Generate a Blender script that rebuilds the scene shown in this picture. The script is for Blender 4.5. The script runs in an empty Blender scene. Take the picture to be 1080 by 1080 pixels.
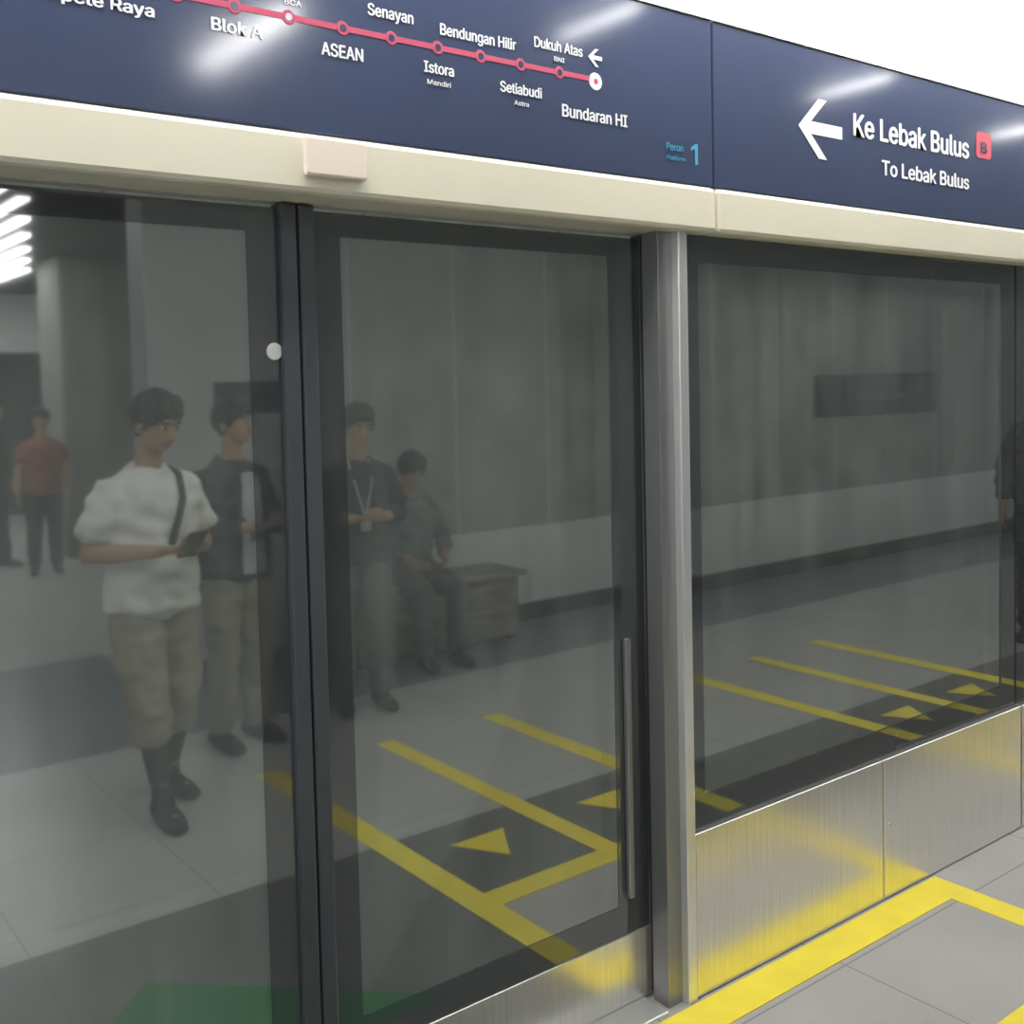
import bpy, bmesh, math, random, os
from mathutils import Vector, Matrix, noise as mnoise
random.seed(4)
scene=bpy.context.scene
try:
    scene.view_settings.view_transform='Standard'
except Exception: pass
COL=scene.collection
FONT=None
try:
    fp=os.path.join(bpy.utils.system_resource('DATAFILES'),'fonts','Inter.woff2')
    if os.path.exists(fp): FONT=bpy.data.fonts.load(fp)
except Exception: FONT=None

# ------------------------------------------------------------ materials
def mat(name,color,rough=.5,metal=0.,spec=.5,noise=None,bump=None,coat=0.):
    m=bpy.data.materials.new(name); m.use_nodes=True
    nt=m.node_tree; b=nt.nodes['Principled BSDF']
    b.inputs['Base Color'].default_value=(*color,1)
    b.inputs['Roughness'].default_value=rough
    b.inputs['Metallic'].default_value=metal
    b.inputs['Specular IOR Level'].default_value=spec
    b.inputs['Coat Weight'].default_value=coat
    b.inputs['Coat Roughness'].default_value=.05
    if noise or bump:
        tc=nt.nodes.new('ShaderNodeTexCoord'); mp=nt.nodes.new('ShaderNodeMapping')
        nt.links.new(tc.outputs['Object'],mp.inputs[0])
        n=nt.nodes.new('ShaderNodeTexNoise'); nt.links.new(mp.outputs[0],n.inputs['Vector'])
        if noise:
            amt,scale,stretch=noise
            mp.inputs['Scale'].default_value=stretch
            n.inputs['Scale'].default_value=scale; n.inputs['Detail'].default_value=5
            r=nt.nodes.new('ShaderNodeMapRange'); r.inputs[1].default_value=.3; r.inputs[2].default_value=.7
            r.inputs[3].default_value=1-amt; r.inputs[4].default_value=1+amt
            nt.links.new(n.outputs['Fac'],r.inputs[0])
            mx=nt.nodes.new('ShaderNodeVectorMath'); mx.operation='SCALE'
            mx.inputs[0].default_value=color
            nt.links.new(r.outputs[0],mx.inputs['Scale'])
            nt.links.new(mx.outputs[0],b.inputs['Base Color'])
        if bump:
            bp=nt.nodes.new('ShaderNodeBump'); bp.inputs['Strength'].default_value=bump
            nt.links.new(n.outputs['Fac'],bp.inputs['Height']); nt.links.new(bp.outputs[0],b.inputs['Normal'])
    return m
def emis(name,color,s):
    m=bpy.data.materials.new(name); m.use_nodes=True; nt=m.node_tree; nt.nodes.clear()
    e=nt.nodes.new('ShaderNodeEmission'); e.inputs[0].default_value=(*color,1); e.inputs[1].default_value=s
    o=nt.nodes.new('ShaderNodeOutputMaterial'); nt.links.new(e.outputs[0],o.inputs[0]); return m
def glass(name,refl,tint,rough,haze,hc=(.38,.42,.405)):
    m=bpy.data.materials.new(name); m.use_nodes=True; nt=m.node_tree; nt.nodes.clear()
    N=nt.nodes.new; L=nt.links.new
    df=N('ShaderNodeBsdfDiffuse'); df.inputs[0].default_value=(*hc,1)
    gl=N('ShaderNodeBsdfGlossy'); gl.inputs['Color'].default_value=(.93,.97,.955,1); gl.inputs['Roughness'].default_value=rough
    if tint:
        tr=N('ShaderNodeBsdfTransparent'); tr.inputs[0].default_value=(*tint,1)
        m1=N('ShaderNodeMixShader'); L(tr.outputs[0],m1.inputs[1]); L(df.outputs[0],m1.inputs[2])
        tc=N('ShaderNodeTexCoord')
        mp=N('ShaderNodeMapping'); mp.inputs['Scale'].default_value=(9,1,.7); L(tc.outputs['Object'],mp.inputs[0])
        nz=N('ShaderNodeTexNoise'); nz.inputs['Scale'].default_value=1.9; nz.inputs['Detail'].default_value=7; L(mp.outputs[0],nz.inputs['Vector'])
        n2=N('ShaderNodeTexNoise'); n2.inputs['Scale'].default_value=2.6; n2.inputs['Detail'].default_value=4; L(tc.outputs['Object'],n2.inputs['Vector'])
        av=N('ShaderNodeMath'); av.operation='ADD'; L(nz.outputs['Fac'],av.inputs[0]); L(n2.outputs['Fac'],av.inputs[1])
        hr=N('ShaderNodeMapRange'); hr.inputs[1].default_value=.7; hr.inputs[2].default_value=1.3; hr.inputs[3].default_value=haze*.5; hr.inputs[4].default_value=haze*1.5
        L(av.outputs[0],hr.inputs[0]); L(hr.outputs[0],m1.inputs[0]); base=m1
    else: base=df
    lw=N('ShaderNodeLayerWeight'); lw.inputs['Blend'].default_value=.35
    mr=N('ShaderNodeMapRange'); L(lw.outputs['Fresnel'],mr.inputs[0])
    mr.inputs[1].default_value=0; mr.inputs[2].default_value=1; mr.inputs[3].default_value=refl; mr.inputs[4].default_value=1
    m2=N('ShaderNodeMixShader'); L(mr.outputs[0],m2.inputs[0]); L(base.outputs[0],m2.inputs[1]); L(gl.outputs[0],m2.inputs[2])
    o=N('ShaderNodeOutputMaterial'); L(m2.outputs[0],o.inputs[0]); return m
def tiled(name,color,grout,size,rough,w=.004,ox=0,oy=0,axes='xy',amt=.06):
    m=bpy.data.materials.new(name); m.use_nodes=True; nt=m.node_tree; b=nt.nodes['Principled BSDF']
    N=nt.nodes.new; L=nt.links.new
    tc=N('ShaderNodeTexCoord'); sp=N('ShaderNodeSeparateXYZ'); L(tc.outputs['Object'],sp.inputs[0])
    def line(out,s,o):
        a=N('ShaderNodeMath'); a.operation='SUBTRACT'; L(out,a.inputs[0]); a.inputs[1].default_value=o
        d=N('ShaderNodeMath'); d.operation='PINGPONG'; L(a.outputs[0],d.inputs[0]); d.inputs[1].default_value=s/2
        c=N('ShaderNodeMath'); c.operation='LESS_THAN'; L(d.outputs[0],c.inputs[0]); c.inputs[1].default_value=w
        return c
    ax={'xy':('X','Y'),'xz':('X','Z'),'x':('X',None)}[axes]
    l1=line(sp.outputs[ax[0]],size[0],ox); last=l1
    if ax[1]:
        l2=line(sp.outputs[ax[1]],size[1],oy)
        mx=N('ShaderNodeMath'); mx.operation='MAXIMUM'; L(l1.outputs[0],mx.inputs[0]); L(l2.outputs[0],mx.inputs[1]); last=mx
    n=N('ShaderNodeTexNoise'); n.inputs['Scale'].default_value=3.; n.inputs['Detail'].default_value=8; L(tc.outputs['Object'],n.inputs['Vector'])
    r=N('ShaderNodeMapRange'); r.inputs[1].default_value=.3; r.inputs[2].default_value=.7; r.inputs[3].default_value=1-amt; r.inputs[4].default_value=1+amt; L(n.outputs['Fac'],r.inputs[0])
    sc=N('ShaderNodeVectorMath'); sc.operation='SCALE'; sc.inputs[0].default_value=color; L(r.outputs[0],sc.inputs['Scale'])
    mix=N('ShaderNodeMix'); mix.data_type='RGBA'; L(last.outputs[0],mix.inputs[0]); L(sc.outputs[0],mix.inputs[6]); mix.inputs[7].default_value=(*grout,1)
    L(mix.outputs[2],b.inputs['Base Color']); b.inputs['Roughness'].default_value=rough
    return m

M={}
M['navy']=mat('navy_panel',(.050,.068,.135),.13,spec=1.0,noise=(.05,2,(1,1,1)))
M['cream']=mat('cream_metal',(.80,.76,.61),.35,noise=(.03,2,(1,1,1)))
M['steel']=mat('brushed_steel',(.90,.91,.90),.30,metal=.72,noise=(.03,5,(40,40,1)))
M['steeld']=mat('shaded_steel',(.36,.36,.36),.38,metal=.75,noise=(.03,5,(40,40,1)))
M['steelk']=mat('brushed_steel_plate',(.86,.85,.82),.27,metal=.92,noise=(.10,5,(40,40,.8)))
M['glass']=glass('tinted_glass',.27,(.5,.54,.53),.030,.31)
M['frit']=glass('dark_border_glass',.10,None,.030,0,(.065,.071,.075))
M['frame']=mat('dark_door_frame',(.095,.105,.118),.4,metal=.3,noise=(.1,3,(1,1,1)))
M['yellow']=mat('yellow_marking',(.97,.80,.07),.55,noise=(.06,8,(1,1,1)))
M['green']=mat('green_marking',(.03,.19,.075),.55,noise=(.06,8,(1,1,1)))
M['floor_edge']=tiled('grey_tile',(.46,.45,.435),(.27,.27,.26),(.6,.6),.35,.003,ox=2.58,oy=-.15)
M['floor_dark']=tiled('dark_grey_tile',(.17,.17,.168),(.12,.12,.12),(.6,.6),.35,.003,ox=2.58,oy=-.15)
M['floor_light']=tiled('light_grey_tile',(.49,.49,.475),(.31,.31,.31),(.6,.6),.3,.003,ox=2.58,oy=-.15)
M['trackside_band']=tiled('trackside_stand_in_tile',(.17,.195,.23),(.12,.13,.14),(.6,.6),.3,.003,ox=2.58,oy=-.15)  # for the added floor strips that stand in for a trackside band
M['wall']=tiled('grey_wall_panel',(.24,.26,.25),(.42,.43,.42),(.8,2),.45,.006,ox=4.2,axes='x',amt=.14)
M['wallpale']=mat('pale_wall_panel',(.40,.42,.41),.5,noise=(.08,2,(1,1,1)))
M['concrete']=mat('concrete',(.22,.22,.205),.8,noise=(.25,3,(1,1,.5)))
M['white']=mat('white_paint',(.88,.88,.88),.5,noise=(.02,2,(1,1,1)))
M['slat']=mat('dark_ceiling',(.10,.10,.10),.7,noise=(.1,2,(1,1,1)))
M['band']=mat('pale_wall_band',(.54,.56,.55),.4,noise=(.06,3,(1,1,1)))
M['dark']=mat('dark_trim',(.025,.028,.032),.4,noise=(.1,3,(1,1,1)))
M['tunnel']=tiled('tunnel_wall',(.16,.17,.165),(.09,.09,.09),(1.6,2),.8,.01,ox=.3,axes='x',amt=.25)
M['txt']=mat('white_lettering',(.88,.90,.92),.5,noise=(.02,3,(1,1,1)))
M['pink']=mat('crimson_line',(.52,.075,.15),.5,noise=(.03,3,(1,1,1)))
M['red']=mat('red_badge',(.58,.06,.10),.5,noise=(.03,3,(1,1,1)))
M['cyan']=mat('cyan_lettering',(.05,.35,.58),.5,noise=(.03,3,(1,1,1)))
M['peach']=mat('peach_plate',(.90,.79,.67),.4,noise=(.04,6,(1,1,1)))
M['tan']=mat('tan_laminate',(.17,.145,.115),.5,noise=(.4,4,(2,1,6)))
M['lamp']=emis('tube_lamp_glow',(1,.98,.95),30)
M['lampb']=emis('small_lamp_glow',(1,.98,.95),15)
M['lampfar']=emis('far_lamp_glow',(1,.98,.95),11)
M['cove']=emis('cove_glow',(1,.985,.95),12.8)
M['sticker']=mat('white_sticker',(.9,.9,.9),.5,noise=(.02,4,(1,1,1)))

# ------------------------------------------------------------ helpers
def obj(name,mesh,material=None,parent=None,label=None,cat=None,kind=None,group=None):
    o=bpy.data.objects.new(name,mesh); COL.objects.link(o)
    if material is not None and mesh is not None:
        mesh.materials.clear(); mesh.materials.append(material)
    if parent: o.parent=parent
    if label: o['label']=label
    if cat: o['category']=cat
    if kind: o['kind']=kind
    if group: o['group']=group
    return o
def empty(name,loc,label,cat,group=None):
    o=bpy.data.objects.new(name,None); o.location=loc; COL.objects.link(o)
    o.empty_display_size=.1
    o['label']=label; o['category']=cat
    if group: o['group']=group
    return o
def boxmesh(x0,x1,y0,y1,z0,z1,bev=0.,seg=2,org=(0,0,0)):
    bm=bmesh.new(); bmesh.ops.create_cube(bm,size=1)
    for v in bm.verts:
        v.co=Vector((x0+(v.co.x+.5)*(x1-x0),y0+(v.co.y+.5)*(y1-y0),z0+(v.co.z+.5)*(z1-z0)))-Vector(org)
    if bev: bmesh.ops.bevel(bm,geom=bm.edges[:],offset=bev,segments=seg,affect='EDGES',profile=.5)
    me=bpy.data.meshes.new('m'); bm.to_mesh(me); bm.free(); return me
def box(name,x0,x1,y0,y1,z0,z1,m,parent=None,bev=0.,**k):
    org=parent.location if parent else Vector((0,0,0))
    return obj(name,boxmesh(x0,x1,y0,y1,z0,z1,bev,2,org),m,parent,**k)
def thing(name,x0,x1,y0,y1,z0,z1,m,bev=0.,**k):
    c=Vector(((x0+x1)/2,(y0+y1)/2,z0))
    o=obj(name,boxmesh(x0,x1,y0,y1,z0,z1,bev,2,c),m,None,**k); o.location=c; return o
def poly(name,pts,z0,z1,m,**k):
    c=Vector((sum(p[0] for p in pts)/len(pts),sum(p[1] for p in pts)/len(pts),z0))
    bm=bmesh.new(); vs=[bm.verts.new((p[0]-c.x,p[1]-c.y,0)) for p in pts]
    f=bm.faces.new(vs); r=bmesh.ops.extrude_face_region(bm,geom=[f])
    for v in [g for g in r['geom'] if isinstance(g,bmesh.types.BMVert)]: v.co.z=z1-z0
    bmesh.ops.recalc_face_normals(bm,faces=bm.faces[:])
    me=bpy.data.meshes.new('m'); bm.to_mesh(me); bm.free()
    o=obj(name,me,m,None,**k); o.location=c; return o

def border(name,x0,x1,z0,z1,l,r,b,t,y0,y1,m,parent):
    """rectangular ring (frame) in the XZ plane"""
    org=parent.location
    bm=bmesh.new()
    O=[(x0,z0),(x1,z0),(x1,z1),(x0,z1)]; I=[(x0+l,z0+b),(x1-r,z0+b),(x1-r,z1-t),(x0+l,z1-t)]
    def V(p,y): return bm.verts.new(Vector((p[0],y,p[1]))-org)
    of=[V(p,y0) for p in O]; inf=[V(p,y0) for p in I]; ob=[V(p,y1) for p in O]; ib=[V(p,y1) for p in I]
    for i in range(4):
        j=(i+1)%4
        bm.faces.new((of[i],of[j],inf[j],inf[i])); bm.faces.new((ob[j],ob[i],ib[i],ib[j]))
        bm.faces.new((of[j],of[i],ob[i],ob[j])); bm.faces.new((inf[i],inf[j],ib[j],ib[i]))
    bmesh.ops.recalc_face_normals(bm,faces=bm.faces[:])
    me=bpy.data.meshes.new('m'); bm.to_mesh(me); bm.free()
    return obj(name,me,m,parent)

def text(body,x0,x1,zb,cap,m,parent,y=-.022,bold=.012,mirror=False,name='lettering'):
    cu=bpy.data.curves.new('t','FONT'); cu.body=body; cu.size=1; cu.offset=0 if FONT else bold; cu.extrude=.0
    if FONT: cu.font=FONT
    o=bpy.data.objects.new('t',cu); COL.objects.link(o)
    bpy.context.view_layer.update()
    dg=bpy.context.evaluated_depsgraph_get()
    me=bpy.data.meshes.new_from_object(o.evaluated_get(dg))
    bpy.data.objects.remove(o)
    if FONT and bold>0:      # thicken the strokes: layered copies nudged around the outline
        bm=bmesh.new(); bm.from_mesh(me); dd=.014 if bold<.01 else .026
        for k,(dx,dz) in enumerate(((-dd,0),(dd,0),(0,dd*.5),(0,-dd*.5))):
            n0=len(bm.verts); bm.from_mesh(me); bm.verts.ensure_lookup_table()
            for v in bm.verts[n0:]: v.co.x+=dx; v.co.y+=dz; v.co.z+=.00025*(k+1)
        bm.to_mesh(me); bm.free()
    xs=[v.co.x for v in me.vertices]; a,b=min(xs),max(xs)
    sx=(x1-x0)/(b-a); sy=cap/.74
    for v in me.vertices:
        px=(v.co.x-a)*sx; pz=v.co.y*sy; dy=v.co.z
        v.co=Vector((x0+px,y-dy,zb+pz))-parent.location
    me.update()
    return obj(name,me,m,parent)
def flat(name,pts,y,m,parent):
    bm=bmesh.new(); vs=[bm.verts.new(Vector((p[0],y,p[1]))-parent.location) for p in pts]
    bm.faces.new(vs); me=bpy.data.meshes.new('m'); bm.to_mesh(me); bm.free(); return obj(name,me,m,parent)
def disc(name,x,z,r,y0,y1,m,parent):
    bm=bmesh.new(); bmesh.ops.create_cone(bm,cap_ends=True,segments=28,radius1=r,radius2=r*.93,depth=abs(y1-y0))
    bmesh.ops.rotate(bm,verts=bm.verts[:],cent=(0,0,0),matrix=Matrix.Rotation(math.pi/2,3,'X'))
    bmesh.ops.translate(bm,verts=bm.verts[:],vec=Vector((x,(y0+y1)/2,z))-parent.location)
    me=bpy.data.meshes.new('m'); bm.to_mesh(me); bm.free(); return obj(name,me,m,parent)

# ------------------------------------------------------------ room
S=dict(kind='structure')
o=box('floor',1.95,14,-.62,.32,-.2,0,M['floor_edge'],**S); o['label']='grey tiled platform floor along the screen doors'
o=box('floor.001',-6,1.95,-.62,.32,-.2,0,M['floor_dark'],**S); o['label']='dark grey tiled floor before the sliding doors'
o=box('floor.002',-6,14,-1.22,-.62,-.2,0,M['floor_dark'],**S); o['label']='dark grey tiled floor strip'
o=box('floor.003',-6,14,-2.95,-1.22,-.2,0,M['floor_light'],**S); o['label']='light grey tiled platform floor'
o=box('floor.004',-6,2.12,-4.9,-2.95,-.2,0,M['trackside_band'],**S); o['label']='blue grey floor band standing in for a trackside band seen through glass'  # added strip: imitates a tunnel-side band seen through the glass
o=box('floor.005',2.12,14,-3.86,-2.95,-.2,0,M['trackside_band'],**S); o['label']='blue grey floor band standing in for a trackside band seen through glass'  # same stand-in strip, continued in front of the core wall
o=box('floor.006',-6,14,-14,-4.9,-.2,0,M['floor_light'],**S); o['label']='light grey tiled platform floor'
box('floor.007',-6,14,.32,4.1,-1.4,-1.2,M['tunnel'],**S)
box('wall_trackside',-6,14,4.0,4.2,-1.4,3.6,M['tunnel'],**S)
box('ceiling',-6,14,-4.1,.3,3.0,3.1,M['white'],**S)
box('ceiling.001',-6,14,.3,4.2,3.4,3.6,M['tunnel'],**S)
box('ceiling.002',-6,14,-14,-4.1,3.05,3.15,M['slat'],**S)
box('wall_fascia',-6,14,.16,.3,2.62,3.0,M['white'],**S)
box('wall_core',2.98,14,-4.1,-3.85,0,3.0,M['wall'],**S)
box('wall_core_end',2.12,2.98,-4.1,-3.845,0,3.0,M['wallpale'],**S)
box('trim_1',2.98,14,-3.85,-3.83,.12,.66,M['band'],**S)
box('baseboard_core',2.12,14,-3.85,-3.81,0,.12,M['dark'],**S)
box('wall_far',-6,14,-14.2,-14,2.25,3.05,M['white'],**S)
box('wall_far_lower',-6,14,-14.2,-14,0,2.25,M['dark'],**S)
col=thing('concrete_column',3.14,4.0,-10.0,-9.2,0,3.05,M['concrete'],bev=.04,label='square bare concrete column rising from the platform floor',cat='column')

# ------------------------------------------------------------ header signs
def sign(x0,x1,label):
    e=empty('direction_sign',((x0+x1)/2,0,2.18),label,'sign')
    box('panel',x0,x1,-.02,.14,2.182,2.615,M['navy'],e,bev=.004)
    box('edge_trim',x0,x1,-.026,.15,2.615,2.63,M['steel'],e)
    return e
s1=sign(-1.5,2.212,'navy overhead sign panel with station route line above screen doors')
s2=sign(2.218,6.0,'navy overhead sign panel with white arrow and destination lettering')
c1=thing('header_trim',-1.5,2.212,-.03,.15,2.062,2.18,M['cream'],bev=.012,label='cream metal header trim above the sliding doors',cat='trim')
c2=thing('header_trim',2.218,6.0,-.03,.15,2.062,2.18,M['cream'],bev=.012,label='cream metal header trim above the fixed glass panels',cat='trim')
pl=thing('header_plate',1.01,1.148,-.045,-.028,2.094,2.172,M['peach'],bev=.006,label='small pale peach sensor plate on the cream header trim',cat='plate')
Y=-.0215
zl=2.40
flat('route_line',[(-1.2,zl-.006),(1.80,zl-.006),(1.80,zl+.006),(-1.2,zl+.006)],Y,M['pink'],s1)
for x in [.66,.77,.882,.994,1.113,1.227,1.343,1.457,1.569,1.685]:
    disc('station_ring',x,zl,.0145,Y-.0005,Y+.001,M['pink'],s1)
    disc('station_dot',x,zl,.0080,Y-.001,Y-.0002,M['navy'],s1)
disc('station_ring',1.798,zl-.004,.021,Y-.0005,Y+.001,M['txt'],s1)
disc('station_dot',1.798,zl-.004,.007,Y-.0015,Y-.0002,M['pink'],s1)
def T(b,x0,x1,zb,cap,m='txt',par=None,bold=.016): return text(b,x0,x1,zb,cap,M[m],par or s1,Y-.0005,bold)
T('Cipete Raya',.532,.728,2.350,.031)
T('Haji Nawi',.70,.83,2.432,.032)
T('Blok A',.834,.938,2.348,.034)
T('Blok M',.935,1.035,2.446,.032); T('BCA',.985,1.022,2.424,.015,bold=.004)
T('ASEAN',1.062,1.158,2.340,.036)
T('Senayan',1.171,1.282,2.438,.034)
T('Istora',1.305,1.383,2.344,.033); T('Mandiri',1.313,1.374,2.319,.015,bold=.004)
T('Bendungan Hilir',1.349,1.556,2.429,.034)
T('Setiabudi',1.508,1.629,2.332,.033); T('Astra',1.547,1.590,2.307,.015,bold=.004)
T('Dukuh Atas',1.609,1.757,2.447,.034); T('BNI',1.668,1.700,2.424,.015,bold=.004)
T('Bundaran HI',1.689,1.900,2.300,.041)
def arrow(cx,cz,w,h,par,th):
    # arrow pointing to -x made from a shaft and a chevron head
    x0=cx-w/2; x1=cx+w/2; k=th
    pts=[(x0,cz),(x0+h/2+k*.2,cz+h/2),(x0+h/2+k*1.3,cz+h/2),(x0+k*1.6,cz+k*.5),(x1,cz+k*.5),(x1,cz-k*.5),(x0+k*1.6,cz-k*.5),(x0+h/2+k*1.3,cz-h/2),(x0+h/2+k*.2,cz-h/2)]
    return flat('arrow',pts,Y-.0005,M['txt'],par)
arrow(1.797,2.452,.045,.042,s1,.010)
T('Peron',2.035,2.098,2.262,.026,'cyan'); T('Platform',2.035,2.105,2.238,.015,'cyan',bold=.004)
flat('lettering',[(2.141,2.234),(2.152,2.234),(2.152,2.288),(2.144,2.288),(2.126,2.277),(2.126,2.268),(2.141,2.275)],Y-.0005,M['cyan'],s1)
arrow(2.672,2.390,.205,.17,s2,.036)
T('Ke Lebak Bulus',2.829,3.475,2.392,.094,par=s2,bold=.02)
T('To Lebak Bulus',2.973,3.475,2.290,.064,par=s2,bold=.02)
b=flat('line_badge',[(3.520,2.412),(3.530,2.402),(3.606,2.402),(3.617,2.412),(3.617,2.478),(3.606,2.488),(3.530,2.488),(3.520,2.478)],Y-.0005,M['red'],s2)
text('B',3.547,3.590,2.42,.052,M['navy'],s2,Y-.001,.01)

# ------------------------------------------------------------ screen doors
YD=.10
def leaf(x0,x1,label,meet):
    e=empty('screen_door',((x0+x1)/2,YD,.01),label,'door')
    lw=.105 if meet=='l' else .14; rw=.105 if meet=='r' else .14
    box('glass_pane',x0+.02,x1-.02,YD,YD+.012,.2,2.05,M['glass'],e)
    border('dark_border',x0+.03,x1-.03,.20,2.05,lw-.03,rw-.03,.08,.05,YD-.002,YD+.016,M['frit'],e)
    sx0,sx1=(x0,x0+.038) if meet=='l' else (x1-.038,x1)
    box('stile',sx0,sx1,YD-.02,YD+.03,.01,2.06,M['frame'],e,bev=.006)
    tx0,tx1=(x1-.03,x1) if meet=='l' else (x0,x0+.03)
    box('stile',tx0,tx1,YD-.006,YD+.03,.01,2.06,M['frame'],e,bev=.004)
    box('kick_plate',x0+.039 if meet=='l' else x0+.03,x1-.03 if meet=='l' else x1-.039,YD-.008,YD+.02,.012,.20,M['steelk'],e,bev=.002)
    hx=x1-.115 if meet=='l' else x0+.12
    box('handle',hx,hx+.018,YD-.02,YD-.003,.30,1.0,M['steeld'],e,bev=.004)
    return e
l1=leaf(-.0,1.049,'tinted glass sliding platform door leaf with white round sticker','r')
l2=leaf(1.053,2.078,'tinted glass sliding platform door leaf beside steel post','l')
me=bpy.data.meshes.new('m'); bm=bmesh.new(); bmesh.ops.create_cone(bm,cap_ends=True,segments=32,radius1=.018,radius2=.0165,depth=.003)
bmesh.ops.rotate(bm,verts=bm.verts[:],cent=(0,0,0),matrix=Matrix.Rotation(math.pi/2,3,'X')); bm.to_mesh(me); bm.free()
st=obj('round_sticker',me,M['sticker'],label='small round white sticker on the dark door stile',cat='sticker'); st.location=(.997,YD-.0045,1.755)
def post(x0,x1,label):
    e=empty('door_post',((x0+x1)/2,.05,0),label,'post')
    box('post_body',x0,x1,-.005,.080,0,2.062,M['steel'],e,bev=.003)
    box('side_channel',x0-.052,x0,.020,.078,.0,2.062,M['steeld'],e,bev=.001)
    return e
post(2.092,2.125,'brushed stainless steel post between sliding door and fixed panel')
post(-.09,-.055,'brushed stainless steel post beside sliding door')
th=thing('door_threshold',-.02,2.02,-.0,.19,0.0,.010,M['steel'],bev=.003,label='metal threshold sill under the sliding doors',cat='threshold')
def fixed(x0,x1,label,n):
    e=empty('fixed_screen_panel',((x0+x1)/2,.03,0),label,'glass panel')
    box('glass_pane',x0+.004,x1-.004,.03,.042,.455,2.06,M['glass'],e)
    border('dark_border',x0+.002,x1-.002,.456,2.061,.068,.095,.085,.07,.026,.046,M['frit'],e)
    w=(x1-x0)/n
    for i in range(n):
        k=box('kick_plate',x0+i*w+.003,x0+(i+1)*w-.003,.0,.03,0.004,.455,M['steelk'],e,bev=.003)
    for i in range(1,n):
        disc('screw',x0+i*w+.03,.24,.006,-.003,.0,M['steel'],e)
    return e
fixed(2.128,3.868,'fixed tinted glass panel over two brushed steel kick plates',2)
fixed(3.876,5.60,'fixed tinted glass panel over brushed steel kick plates farther along',2)

# ------------------------------------------------------------ floor markings
def yl(x0,x1,y0,y1,lab): return thing('yellow_floor_line',x0,x1,y0,y1,0,.003,M['yellow'],label=lab,cat='floor marking',group='yellow queue lines')
def lanes(xs,s):
    a,b_,c=xs
    yl(a-.05,a+.05,-2.2,-.13,'long yellow floor line running away from the doors')
    yl(b_-.045,b_+.045,-2.2,-.67,'yellow floor line between two queue lanes')
    yl(c-.05,c+.05,-2.2,-.13,'yellow floor line closing the queue lane')
    x0,x1=min(a,c)-.05,max(a,c)+.05
    yl(x0,x1,-.13,-.012,'yellow floor strip along the base of the screen panels')
    yl(min(a,c)+.05,max(a,c)-.05,-.67,-.57,'yellow crossbar line closing the queue lanes')
    for p,q in ((a,b_),(b_,c)):
        m_=(p+q)/2
        poly('yellow_arrow',[(m_-.12,-1.05),(m_+.12,-1.05),(m_,-.85)],0,.003,M['yellow'],label='yellow triangular queue arrow on the grey floor',cat='floor marking',group='queue arrows')
lanes((2.0,2.60,3.22),1)
lanes((5.67,5.07,4.48),1)
poly('green_arrow',[(.38,-.26),(1.62,-.26),(1.0,-.86)],0,.003,M['green'],label='green exit arrow painted on the floor before the doors',cat='floor marking')

# ------------------------------------------------------------ lamps
def tube(x,y0,y1,z=3.0,mt='lamp',w=.05,lab='slim white ceiling tube lamp'):
    c=Vector((x,(y0+y1)/2,z-.05))
    e=empty('ceiling_lamp',c,lab,'lamp','ceiling tube lamps')
    box('housing',x-w/2-.008,x+w/2+.008,y0-.02,y1+.02,z-.018,z-.001,M['white'],e,bev=.003)
    box('tube',x-w/2,x+w/2,y0,y1,z-.045,z-.018,M[mt],e,bev=.008)
tube(1.76,-2.3,-1.5,w=.05)
tube(2.72,-1.22,-.80,w=.032,mt='lampb')
for x in (4.27,5.82,7.4): tube(x,-1.22,-.83,w=.026,mt='lampb')
for x in (-.6,): tube(x,-2.3,-1.5)
for i in range(8):
    x=1.55+.23*i; tube(x,-13.0,-(x/.251-1.98)+.2,3.05,'lampfar',.085,'long white ceiling tube lamp over the concourse')
for x0 in (-2.5,1.5,5.5):
    e=empty('cove_light',(x0+1.95,-.35,2.93),'long bright cove light strip hanging under the ceiling edge','lamp','cove lights')
    box('bracket',x0+1.9,x0+2.0,-.38,-.28,2.935,2.999,M['white'],e,bev=.003)
    box('diffuser',x0+.01,x0+3.89,-.43,-.23,2.905,2.935,M['cove'],e,bev=.004)
def area(loc,sx,sy,p,rot=(0,0,0)):
    l=bpy.data.lights.new('area','AREA'); l.shape='RECTANGLE'; l.size=sx; l.size_y=sy; l.energy=p; l.color=(1,.985,.96)
    o=bpy.data.objects.new('area_light',l); o.location=loc; o.rotation_euler=rot; COL.objects.link(o); return o
area((3,2.2,3.35),10,1.2,130)  # added light that brightens the tunnel behind the glass, no fixture there

# ------------------------------------------------------------ wall sign and bench on the core wall
sg=empty('station_name_sign',(8.82,-3.84,1.32),'dark station name sign on the grey wall','sign')
box('panel',7.9,9.74,-3.848,-3.80,1.32,1.68,M['dark'],sg,bev=.01)
lt=text('Bundaran HI',0.0,.74,0,.10,M['concrete'],sg,0,.006)
for v in lt.data.vertices:
    p=v.co+sg.location; v.co=Vector((9.2-p.x,-3.795-p.y,1.45+p.z))-sg.location
pb=thing('notice_board',2.5,2.93,-3.850,-3.815,1.55,1.72,M['dark'],bev=.005,label='dark narrow notice board on the pale wall',cat='board')
bn=empty('bench',(3.7,-3.5,0),'tan bench against the grey wall','bench')
box('seat',3.1,4.4,-3.78,-3.36,.42,.46,M['tan'],bn,bev=.01)
box('front_panel',3.15,4.35,-3.44,-3.40,.04,.42,M['tan'],bn)
for x in (3.15,4.30): box('leg',x,x+.05,-3.75,-3.45,0,.42,M['dark'],bn,bev=.004)

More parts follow.
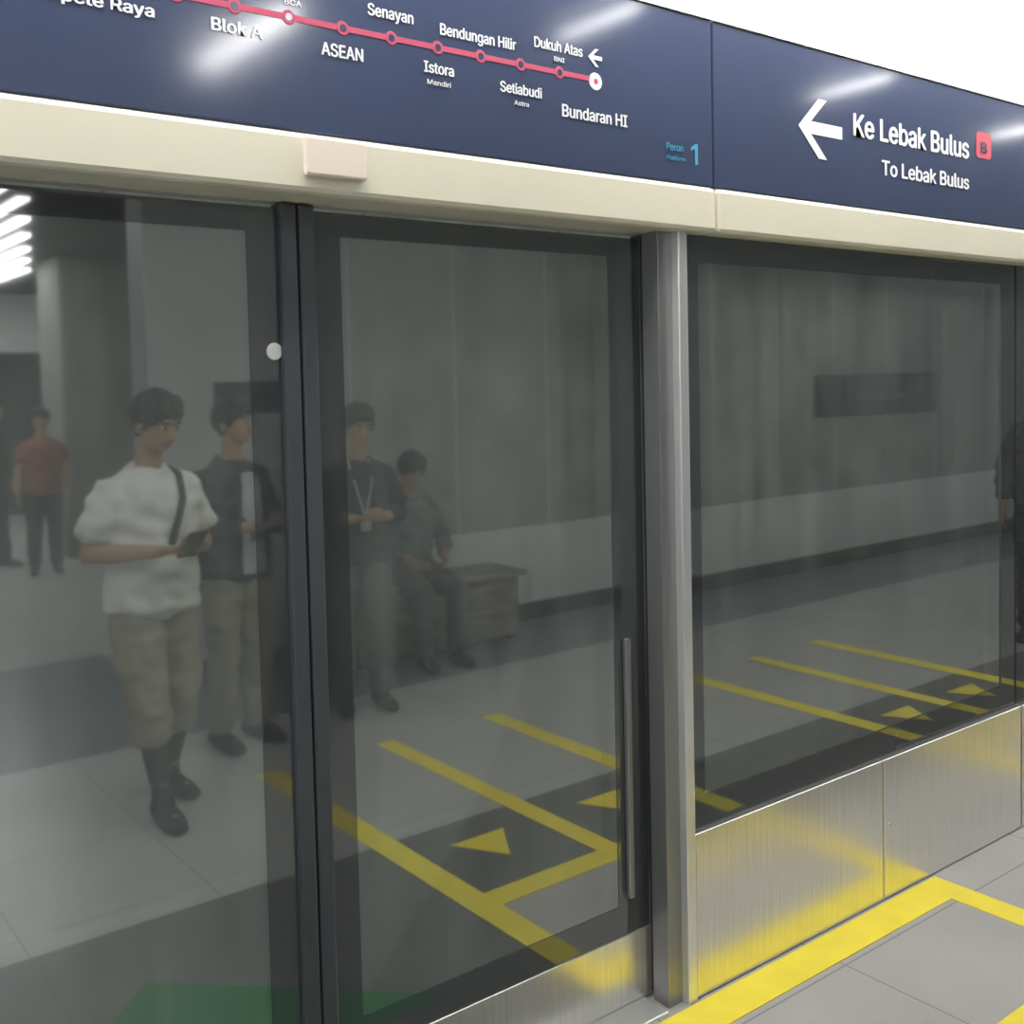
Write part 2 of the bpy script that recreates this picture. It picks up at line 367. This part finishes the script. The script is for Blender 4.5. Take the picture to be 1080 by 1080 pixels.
# ------------------------------------------------------------ people
def ring_tube(bm,pts,rad,hint=(1,0,0),n=14,close=True):
    pts=[Vector(p) for p in pts]; hint=Vector(hint); rings=[]
    for i,p in enumerate(pts):
        t=(pts[min(i+1,len(pts)-1)]-pts[max(i-1,0)]).normalized()
        l=(hint-t*hint.dot(t)); l=l.normalized() if l.length>1e-4 else t.orthogonal().normalized()
        b=t.cross(l); r=rad[i]; a,c=(r if isinstance(r,tuple) else (r,r))
        rings.append([bm.verts.new(p+l*a*math.cos(2*math.pi*k/n)+b*c*math.sin(2*math.pi*k/n)) for k in range(n)])
    for A,B in zip(rings,rings[1:]):
        for k in range(n): bm.faces.new((A[k],A[(k+1)%n],B[(k+1)%n],B[k]))
    if close:
        for R_,rv,q,sgn in ((rings[0],True,pts[0],-1),(rings[-1],False,pts[-1],1)):
            t=(pts[1]-pts[0]).normalized() if rv else (pts[-1]-pts[-2]).normalized()
            r=rad[0] if rv else rad[-1]; m_=min(r) if isinstance(r,tuple) else r
            cv=bm.verts.new(q+t*sgn*m_*.55)
            for k in range(n):
                f=(R_[(k+1)%n],R_[k],cv) if rv else (R_[k],R_[(k+1)%n],cv)
                bm.faces.new(f)
def ell(bm,c,r,mtx=None,seg=18):
    g=bmesh.ops.create_uvsphere(bm,u_segments=seg,v_segments=seg//2+2,radius=1)
    for v in g['verts']:
        v.co=Vector((v.co.x*r[0]+c[0],v.co.y*r[1]+c[1],v.co.z*r[2]+c[2]))
        if mtx: v.co=mtx@v.co
def remesh(bm,voxel,smooth=4,wrinkle=0.,wfreq=14.):
    bmesh.ops.recalc_face_normals(bm,faces=bm.faces[:])
    me=bpy.data.meshes.new('tmp'); bm.to_mesh(me); bm.free()
    o=bpy.data.objects.new('tmp',me); COL.objects.link(o)
    md=o.modifiers.new('r','REMESH'); md.mode='VOXEL'; md.voxel_size=voxel
    if smooth:
        sm=o.modifiers.new('s','SMOOTH'); sm.iterations=smooth; sm.factor=.5
    bpy.context.view_layer.update(); dg=bpy.context.evaluated_depsgraph_get()
    m2=bpy.data.meshes.new_from_object(o.evaluated_get(dg)); bpy.data.objects.remove(o)
    if wrinkle:
        nr=[v.normal.copy() for v in m2.vertices]
        for v,n_ in zip(m2.vertices,nr):
            q=Vector((v.co.x*wfreq,v.co.y*wfreq,v.co.z*wfreq*1.4)); v.co+=n_*wrinkle*(mnoise.noise(q)+.2)
    for p in m2.polygons: p.use_smooth=True
    return m2
def lerp(a,b,t): return Vector(a)*(1-t)+Vector(b)*t
SK=mat('skin',(.40,.24,.155),.55,noise=(.06,10,(1,1,1)))
HR=mat('black_hair',(.012,.010,.009),.6,noise=(.3,40,(1,1,1)))
EYW=mat('eye_white',(.5,.5,.48),.3,noise=(.02,4,(1,1,1))); EYD=mat('iris',(.02,.012,.008),.2,noise=(.02,4,(1,1,1)))
LIP=mat('lips',(.26,.10,.08),.5,noise=(.05,4,(1,1,1)))
def person(loc,yaw,label,J,shirt,pants,shoe,sleeve=.6,leg_cut=.97,head=(0,0),height=1.7,vox=.009,loose=.0,coat=None,strap=None,lanyard=None,sock=None,long_hair=False):
    e=empty('person',loc,label,'person'); e.rotation_euler=(0,0,yaw); s=height/1.7; e.scale=(s,s,s)
    P=Vector(J.get('pelvis',(0,0,.93)))
    lean=Vector(J.get('chest',(P.x,P.y+.0,P.z+.40)))   # chest joint
    neck=lean+Vector(J.get('neckoff',(0,.01,.12)))
    def tor(bm,g):
        a=P; c=lean
        pts=[a+Vector((0,0,-.09)),a,lerp(a,c,.28),lerp(a,c,.6),lerp(a,c,.88),lerp(a,c,1.02),lerp(a,c,1.10),neck+Vector((0,0,-.01))]
        rad=[(.13,.10),(.165,.118),(.146,.108),(.156,.112),(.160,.105),(.138,.085),(.100,.070),(.060,.058)]
        ring_tube(bm,pts,[(q[0]+g,q[1]+g) for q in rad],n=20)
    sh=[lean+Vector((sx*.158,-.005,.012)) for sx in (-1,1)]
    el=[Vector(J['elbow'][i]) for i in (0,1)]; wr=[Vector(J['wrist'][i]) for i in (0,1)]
    hip=[P+Vector((sx*.088,0,-.04)) for sx in (-1,1)]
    kn=[Vector(J['knee'][i]) for i in (0,1)]; an=[Vector(J['ankle'][i]) for i in (0,1)]
    ft=[Vector(J.get('toe',((an[0].x-.02,an[0].y+.17,.03),(an[1].x+.02,an[1].y+.17,.03)))[i]) for i in (0,1)]
    HM=Matrix.Translation(neck+Vector((0,.0,.04)))@Matrix.Rotation(head[1],4,'Z')@Matrix.Rotation(-head[0],4,'X')@Matrix.Translation(Vector((0,0,-1.46)))
    # ---- body
    bm=bmesh.new(); tor(bm,-.014)
    ring_tube(bm,[neck+Vector((0,-.01,-.05)),neck+Vector((0,0,.03)),HM@Vector((0,.0,1.52))],[.056,.053,.055])
    ell(bm,(0,.005,1.605),(.076,.092,.095),HM,22)
    ell(bm,(0,.030,1.555),(.063,.066,.072),HM,18)
    ell(bm,(0,.062,1.516),(.036,.030,.026),HM,14)
    ring_tube(bm,[HM@Vector((0,.093,1.602)),HM@Vector((0,.110,1.575)),HM@Vector((0,.118,1.560))],[.009,.012,.016],n=10)
    for sx in (-1,1): ell(bm,(sx*.078,-.002,1.58),(.012,.022,.034),HM,12); ell(bm,(sx*.032,.086,1.618),(.022,.012,.007),HM,10)
    for i,sx in enumerate((-1,1)):
        ring_tube(bm,[lean+Vector((sx*.07,-.005,.02)),sh[i],lerp(sh[i],el[i],.35),lerp(sh[i],el[i],.8),el[i],lerp(el[i],wr[i],.3),lerp(el[i],wr[i],.75),wr[i]],[.040,.048,.047,.042,.040,.042,.032,.026])
        ring_tube(bm,[hip[i]+Vector((0,0,.03)),lerp(hip[i],kn[i],.2),lerp(hip[i],kn[i],.6),lerp(hip[i],kn[i],.93),kn[i],lerp(kn[i],an[i],.3),lerp(kn[i],an[i],.7),an[i]],[.085,.088,.074,.058,.056,.056,.042,.036])
        ring_tube(bm,[an[i],an[i]+Vector((0,.01,-.03)),lerp(an[i],ft[i],.8)],[.036,.034,.03])
        # hand: palm + 5 fingers
        d=(wr[i]-el[i]).normalized(); up=Vector(J.get('palmup',((0,0,1),(0,0,1)))[i]); side=d.cross(up)
        if side.length<.1: side=d.orthogonal()
        side.normalize(); up=side.cross(d).normalized()
        ring_tube(bm,[wr[i]-d*.01,wr[i]+d*.02,wr[i]+d*.06,wr[i]+d*.085],[(.027,.019),(.036,.018),(.041,.016),(.038,.014)],hint=side,n=12)
        curl=J.get('curl',.6)
        for k,(off,ln) in enumerate(((-.030,.064),(-.010,.076),(.010,.072),(.029,.058))):
            b0=wr[i]+d*.08+side*off; a1=curl*.6; a2=curl*1.3
            d1=(d*math.cos(a1)+up*math.sin(a1)); d2=(d*math.cos(a2)+up*math.sin(a2))
            p1=b0+d1*ln*.5; p2=p1+d2*ln*.5
            ring_tube(bm,[b0-d*.012,b0,p1,p2],[.0095,.0092,.0088,.0072],n=8)
        t0=wr[i]+d*.025-side*(.028)*sx; tdir=(d*.75-side*.65*sx*1+up*.35).normalized()
        ring_tube(bm,[t0,t0+tdir*.035,t0+tdir*.035+(d*.8+up*.5).normalized()*.03],[.013,.011,.009],n=8)
    body=obj('body',remesh(bm,vox*.72,2),SK,e)
    # ---- face
    for sx in (-1,1):
        bm=bmesh.new(); ell(bm,(sx*.031,.084,1.603),(.0145,.012,.0075),HM,12); me=bpy.data.meshes.new('m'); bm.to_mesh(me); bm.free(); obj('eye',me,EYW,e)
        bm=bmesh.new(); ell(bm,(sx*.031,.0925,1.602),(.0075,.006,.0072),HM,10); me=bpy.data.meshes.new('m'); bm.to_mesh(me); bm.free(); obj('iris',me,EYD,e)
        bm=bmesh.new(); ring_tube(bm,[HM@Vector((sx*.012,.098,1.620)),HM@Vector((sx*.032,.098,1.627)),HM@Vector((sx*.052,.085,1.619))],[.005,.006,.004],n=8); me=bpy.data.meshes.new('m'); bm.to_mesh(me); bm.free(); obj('eyebrow',me,HR,e)
    bm=bmesh.new(); ring_tube(bm,[HM@Vector((-.025,.089,1.532)),HM@Vector((-.008,.0985,1.535)),HM@Vector((.008,.0985,1.535)),HM@Vector((.025,.089,1.532))],[.004,.007,.007,.004],n=8); me=bpy.data.meshes.new('m'); bm.to_mesh(me); bm.free(); obj('mouth',me,LIP,e)
    # ---- hair
    bm=bmesh.new(); ell(bm,(0,-.010,1.620),(.089,.102,.104),None,28)
    ell(bm,(0,.040,1.672),(.070,.062,.052),None,20)
    if long_hair: ell(bm,(0,-.045,1.54),(.085,.06,.13),None,20)
    n0=Vector((0,-.72,.70)).normalized()
    cutp=Vector((0,.098,1.652))
    bmesh.ops.bisect_plane(bm,geom=bm.verts[:]+bm.edges[:]+bm.faces[:],plane_co=cutp,plane_no=n0,clear_inner=True)
    bmesh.ops.holes_fill(bm,edges=[x for x in bm.edges if x.is_boundary],sides=0)
    for v in bm.verts: v.co=HM@v.co
    obj('hair',remesh(bm,.006,2,.018,50.),HR,e)
    # ---- shirt
    bm=bmesh.new(); a=P;c=lean; g=.010+loose
    hem=J.get('hem',-.07)
    pts=[a+Vector((0,0,hem)),a+Vector((0,0,hem*.3)),lerp(a,c,.28),lerp(a,c,.6),lerp(a,c,.88),lerp(a,c,1.03),lerp(a,c,1.14),neck+Vector((0,0,-.035))]
    rad=[(.172,.128),(.172,.126),(.160,.120),(.162,.120),(.170,.118),(.156,.104),(.125,.092),(.090,.078)]
    ring_tube(bm,pts,[(q[0]+g*(1 if k<6 else .5),q[1]+g*(1 if k<6 else .5)) for k,q in enumerate(rad)],n=24)
    for i,sx in enumerate((-1,1)):
        A=[lean+Vector((sx*.07,-.005,.035)),sh[i]]; Rr=[.056,.068]
        ends=min(sleeve,1.0); A+= [lerp(sh[i],el[i],ends*.5),lerp(sh[i],el[i],ends)]; Rr+=[.064,.064 if sleeve<1 else .054]
        if sleeve>1:
            k=sleeve-1; A+=[lerp(el[i],wr[i],k*.5),lerp(el[i],wr[i],k)]; Rr+=[.052,.040]
        ring_tube(bm,A,[r+loose*.5*(j>1) for j,r in enumerate(Rr)])
    obj('jacket' if coat else 'shirt',remesh(bm,vox,4,.018,13.),shirt,e)
    if coat:   # lighter shirt front visible between the open jacket fronts
        bm=bmesh.new()
        q=[lerp(a,c,t)+Vector((0,o_,0)) for t,o_ in ((-.12,.134+g),(.28,.130+g),(.6,.130+g),(.9,.126+g),(1.1,.100+g))]
        ring_tube(bm,q,[(.070,.014),(.064,.014),(.060,.014),(.056,.014),(.04,.012)])
        obj('inner_shirt',remesh(bm,.005,1),coat,e)
    # ---- trousers
    bm=bmesh.new()
    ring_tube(bm,[P+Vector((0,0,.07)),P+Vector((0,0,.0)),P+Vector((0,0,-.08)),P+Vector((0,0,-.12))],[(.160,.118),(.172,.126),(.165,.12),(.12,.10)],n=20)
    for i in (0,1):
        k=min(leg_cut,1)
        q=[hip[i]+Vector((0,0,.02)),lerp(hip[i],kn[i],.2),lerp(hip[i],kn[i],.6),kn[i],lerp(kn[i],an[i],k*.5),lerp(kn[i],an[i],k)]
        wd=1.06 if sock else 1.
        ring_tube(bm,q,[.094,.102,.092*wd,.080*wd,.075*wd,.072*wd] if sock else [.094,.102,.092,.077,.070,.064])
    obj('trousers',remesh(bm,vox,3,.014,14.),pants,e)
    if sock:
        for i in (0,1):
            bm=bmesh.new(); q=[lerp(kn[i],an[i],t) for t in (leg_cut-.12,.55,.8,1.)]
            ring_tube(bm,q,[.056,.050,.040,.038]); obj('sock',remesh(bm,.008,2),sock,e)
    # ---- shoes
    for i in (0,1):
        bm=bmesh.new(); A_=an[i]; d=(ft[i]-A_); d.z=0; d.normalize(); z0=A_.z-.08
        base=Vector((A_.x,A_.y,z0))
        ring_tube(bm,[base-d*.080+Vector((0,0,.040)),base-d*.04+Vector((0,0,.050)),base+d*.05+Vector((0,0,.046)),base+d*.13+Vector((0,0,.034)),base+d*.185+Vector((0,0,.026))],[(.030,.034),(.042,.048),(.046,.046),(.050,.034),(.034,.023)],hint=d.cross(Vector((0,0,1))),n=16)
        ring_tube(bm,[A_+Vector((0,0,-.03)),A_+Vector((0,0,.02))],[.050,.048],n=14)
        for v in bm.verts:
            if v.co.z<z0+.003: v.co.z=z0+.003
        obj('shoe',remesh(bm,.007,1),shoe,e)
    if strap:
        bm=bmesh.new()
        q=[lean+Vector((.085,-.03,.100)),lean+Vector((.095,.070,.075)),lean+Vector((.075,.120+g,-.02)),lerp(P,lean,.75)+Vector((.045,.134+g,0)),lerp(P,lean,.58)+Vector((.020,.138+g,0)),lerp(P,lean,.50)+Vector((.01,.138+g,0))]
        ring_tube(bm,q,[(.016,.010)]*6,hint=(1,0,0),n=8); me=bpy.data.meshes.new('m'); bm.to_mesh(me); bm.free(); obj('bag_strap',me,strap,e)
    if lanyard:
        bm=bmesh.new()
        for sx in (-1,1): ring_tube(bm,[neck+Vector((sx*.06,.03,-.02)),lean+Vector((sx*.05,.125+g,-.02)),lerp(P,lean,.45)+Vector((0,.142+g,0))],[(.006,.004)]*3,n=6)
        q=lerp(P,lean,.38)+Vector((0,.150+g,0)); r=bmesh.ops.create_cube(bm,size=1)
        for v in r['verts']: v.co=Vector((v.co.x*.06,v.co.y*.006,v.co.z*.09))+q
        me=bpy.data.meshes.new('m'); bm.to_mesh(me); bm.free(); obj('lanyard',me,lanyard,e)
    return e
MW=mat('white_cotton',(.72,.72,.69),.85,noise=(.06,9,(1,1,1)),bump=.1)
MK=mat('khaki_cloth',(.31,.27,.21),.85,noise=(.10,9,(1,1,1)))
MB=mat('beige_cloth',(.25,.23,.18),.85,noise=(.10,9,(1,1,1)))
MD=mat('dark_cloth',(.016,.018,.021),.85,noise=(.15,9,(1,1,1)))
MG=mat('grey_cloth',(.09,.095,.10),.85,noise=(.15,9,(1,1,1)))
MG2=mat('dim_grey_cloth',(.14,.148,.152),.85,noise=(.35,9,(1,1,1)))
MR=mat('orange_red_cloth',(.29,.075,.05),.85,noise=(.10,9,(1,1,1)))
MS=mat('black_shoe',(.012,.012,.013),.5,noise=(.15,9,(1,1,1)))
ML=mat('pale_cloth',(.38,.40,.41),.85,noise=(.15,9,(1,1,1)))
hold=dict(elbow=((-.25,-.03,1.10),(.25,-.03,1.10)),wrist=((-.075,.24,1.12),(.085,.24,1.12)),palmup=((.5,.2,1),(-.5,.2,1)),curl=1.0)
relax=dict(elbow=((-.235,-.03,1.10),(.235,-.03,1.10)),wrist=((-.25,.06,.86),(.25,.06,.86)),palmup=((1,0,0),(-1,0,0)),curl=.5)
stand=dict(knee=((-.10,.02,.50),(.10,.02,.50)),ankle=((-.11,-.01,.08),(.11,-.01,.08)))
walk=dict(knee=((-.08,.08,.50),(.10,.0,.50)),ankle=((-.04,.10,.08),(.14,-.20,.08)))
sit=dict(pelvis=(0,0,.59),knee=((-.13,.44,.50),(.13,.44,.50)),ankle=((-.12,.44,.08),(.12,.42,.08)),elbow=((-.24,.05,.79),(.24,.05,.79)),wrist=((-.13,.28,.69),(.13,.28,.69)),palmup=((1,0,.2),(-1,0,.2)),curl=.7,hem=-.03)
P1L=(1.48,-2.06,0)
p1=person(P1L,-.12,'person in white t-shirt, khaki trousers and crossbody strap looking at phone',{**hold,**walk},MW,MK,MS,sleeve=.72,leg_cut=.38,head=(.36,-.25),height=1.64,loose=.014,strap=MD,vox=.009,sock=MD)
p2=person((2.08,-2.66,0),-.25,'person in open dark jacket and beige trousers with lanyard',{**hold,**stand},MD,MB,MS,sleeve=1.85,head=(.12,-.3),height=1.60,loose=.014,coat=ML,lanyard=MG)
p3=person((2.80,-2.75,0),.25,'person in dark shirt and dark trousers with pale lanyard',{**hold,**stand},MD,MG,MS,sleeve=1.7,head=(.25,-.1),height=1.55,loose=.008,lanyard=ML)
p4=person((2.74,-8.5,0),.2,'person in orange-red shirt and dark trousers',{**relax,**stand},MR,MD,MS,height=1.5,vox=.014,loose=.01)
p5=person((2.50,-9.3,0),-.9,'person in black clothes walking on the concourse',{**relax,**walk},MD,MD,MS,sleeve=1.9,height=1.6,vox=.014,loose=.01)
p6=person((6.72,-1.25,0),1.2,'person in dark grey shirt and black trousers',{**relax,**stand},MG,MD,MS,sleeve=1.8,height=1.66,vox=.011,loose=.01)
p7=person((3.62,-3.57,.0),.1,'seated person in dark clothes on the tan bench',{**sit},MG2,MG,MS,sleeve=1.8,height=1.55,vox=.012,head=(.5,0))
ph=empty('mobile_phone',(0,0,0),'black mobile phone held in both hands','phone')
Mm=Matrix.Translation(P1L)@Matrix.Rotation(-.12,4,'Z')@Matrix.Scale(1.64/1.7,4)
ph.location=Mm@Vector((.005,.335,1.145)); ph.rotation_euler=(.75,0,-.12)
M['phone']=mat('phone_black',(.01,.01,.012),.15,noise=(.1,3,(1,1,1)))
obj('case',boxmesh(-.038,.038,-.075,.075,-.004,.004,.003),M['phone'],ph)
obj('screen',boxmesh(-.034,.034,-.070,.070,.004,.0048),mat('phone_screen',(.05,.06,.08),.1,noise=(.1,3,(1,1,1))),ph)

# ------------------------------------------------------------ world + camera
w=bpy.data.worlds.new('w'); scene.world=w; w.use_nodes=True
w.node_tree.nodes['Background'].inputs[0].default_value=(.9,.95,1,1); w.node_tree.nodes['Background'].inputs[1].default_value=.8
f=1150.;cx=540.;cy=460.
vx=Vector((2025-cx,-(370-cy),-f)).normalized()
vd=Vector((1080-cx,-(23500-cy),-f)).normalized()
zz=(-vd); zz=(zz-vx*zz.dot(vx)).normalized(); yy=zz.cross(vx)
R=Matrix((vx,yy,zz))
cam=bpy.data.cameras.new('camera'); co=bpy.data.objects.new('camera',cam); COL.objects.link(co)
co.matrix_world=Matrix.Translation((0,-1.984,1.68))@R.to_4x4()
cam.sensor_width=36; cam.lens=36*f/1080; cam.shift_y=-(540-cy)/1080; cam.clip_start=.02
scene.camera=co
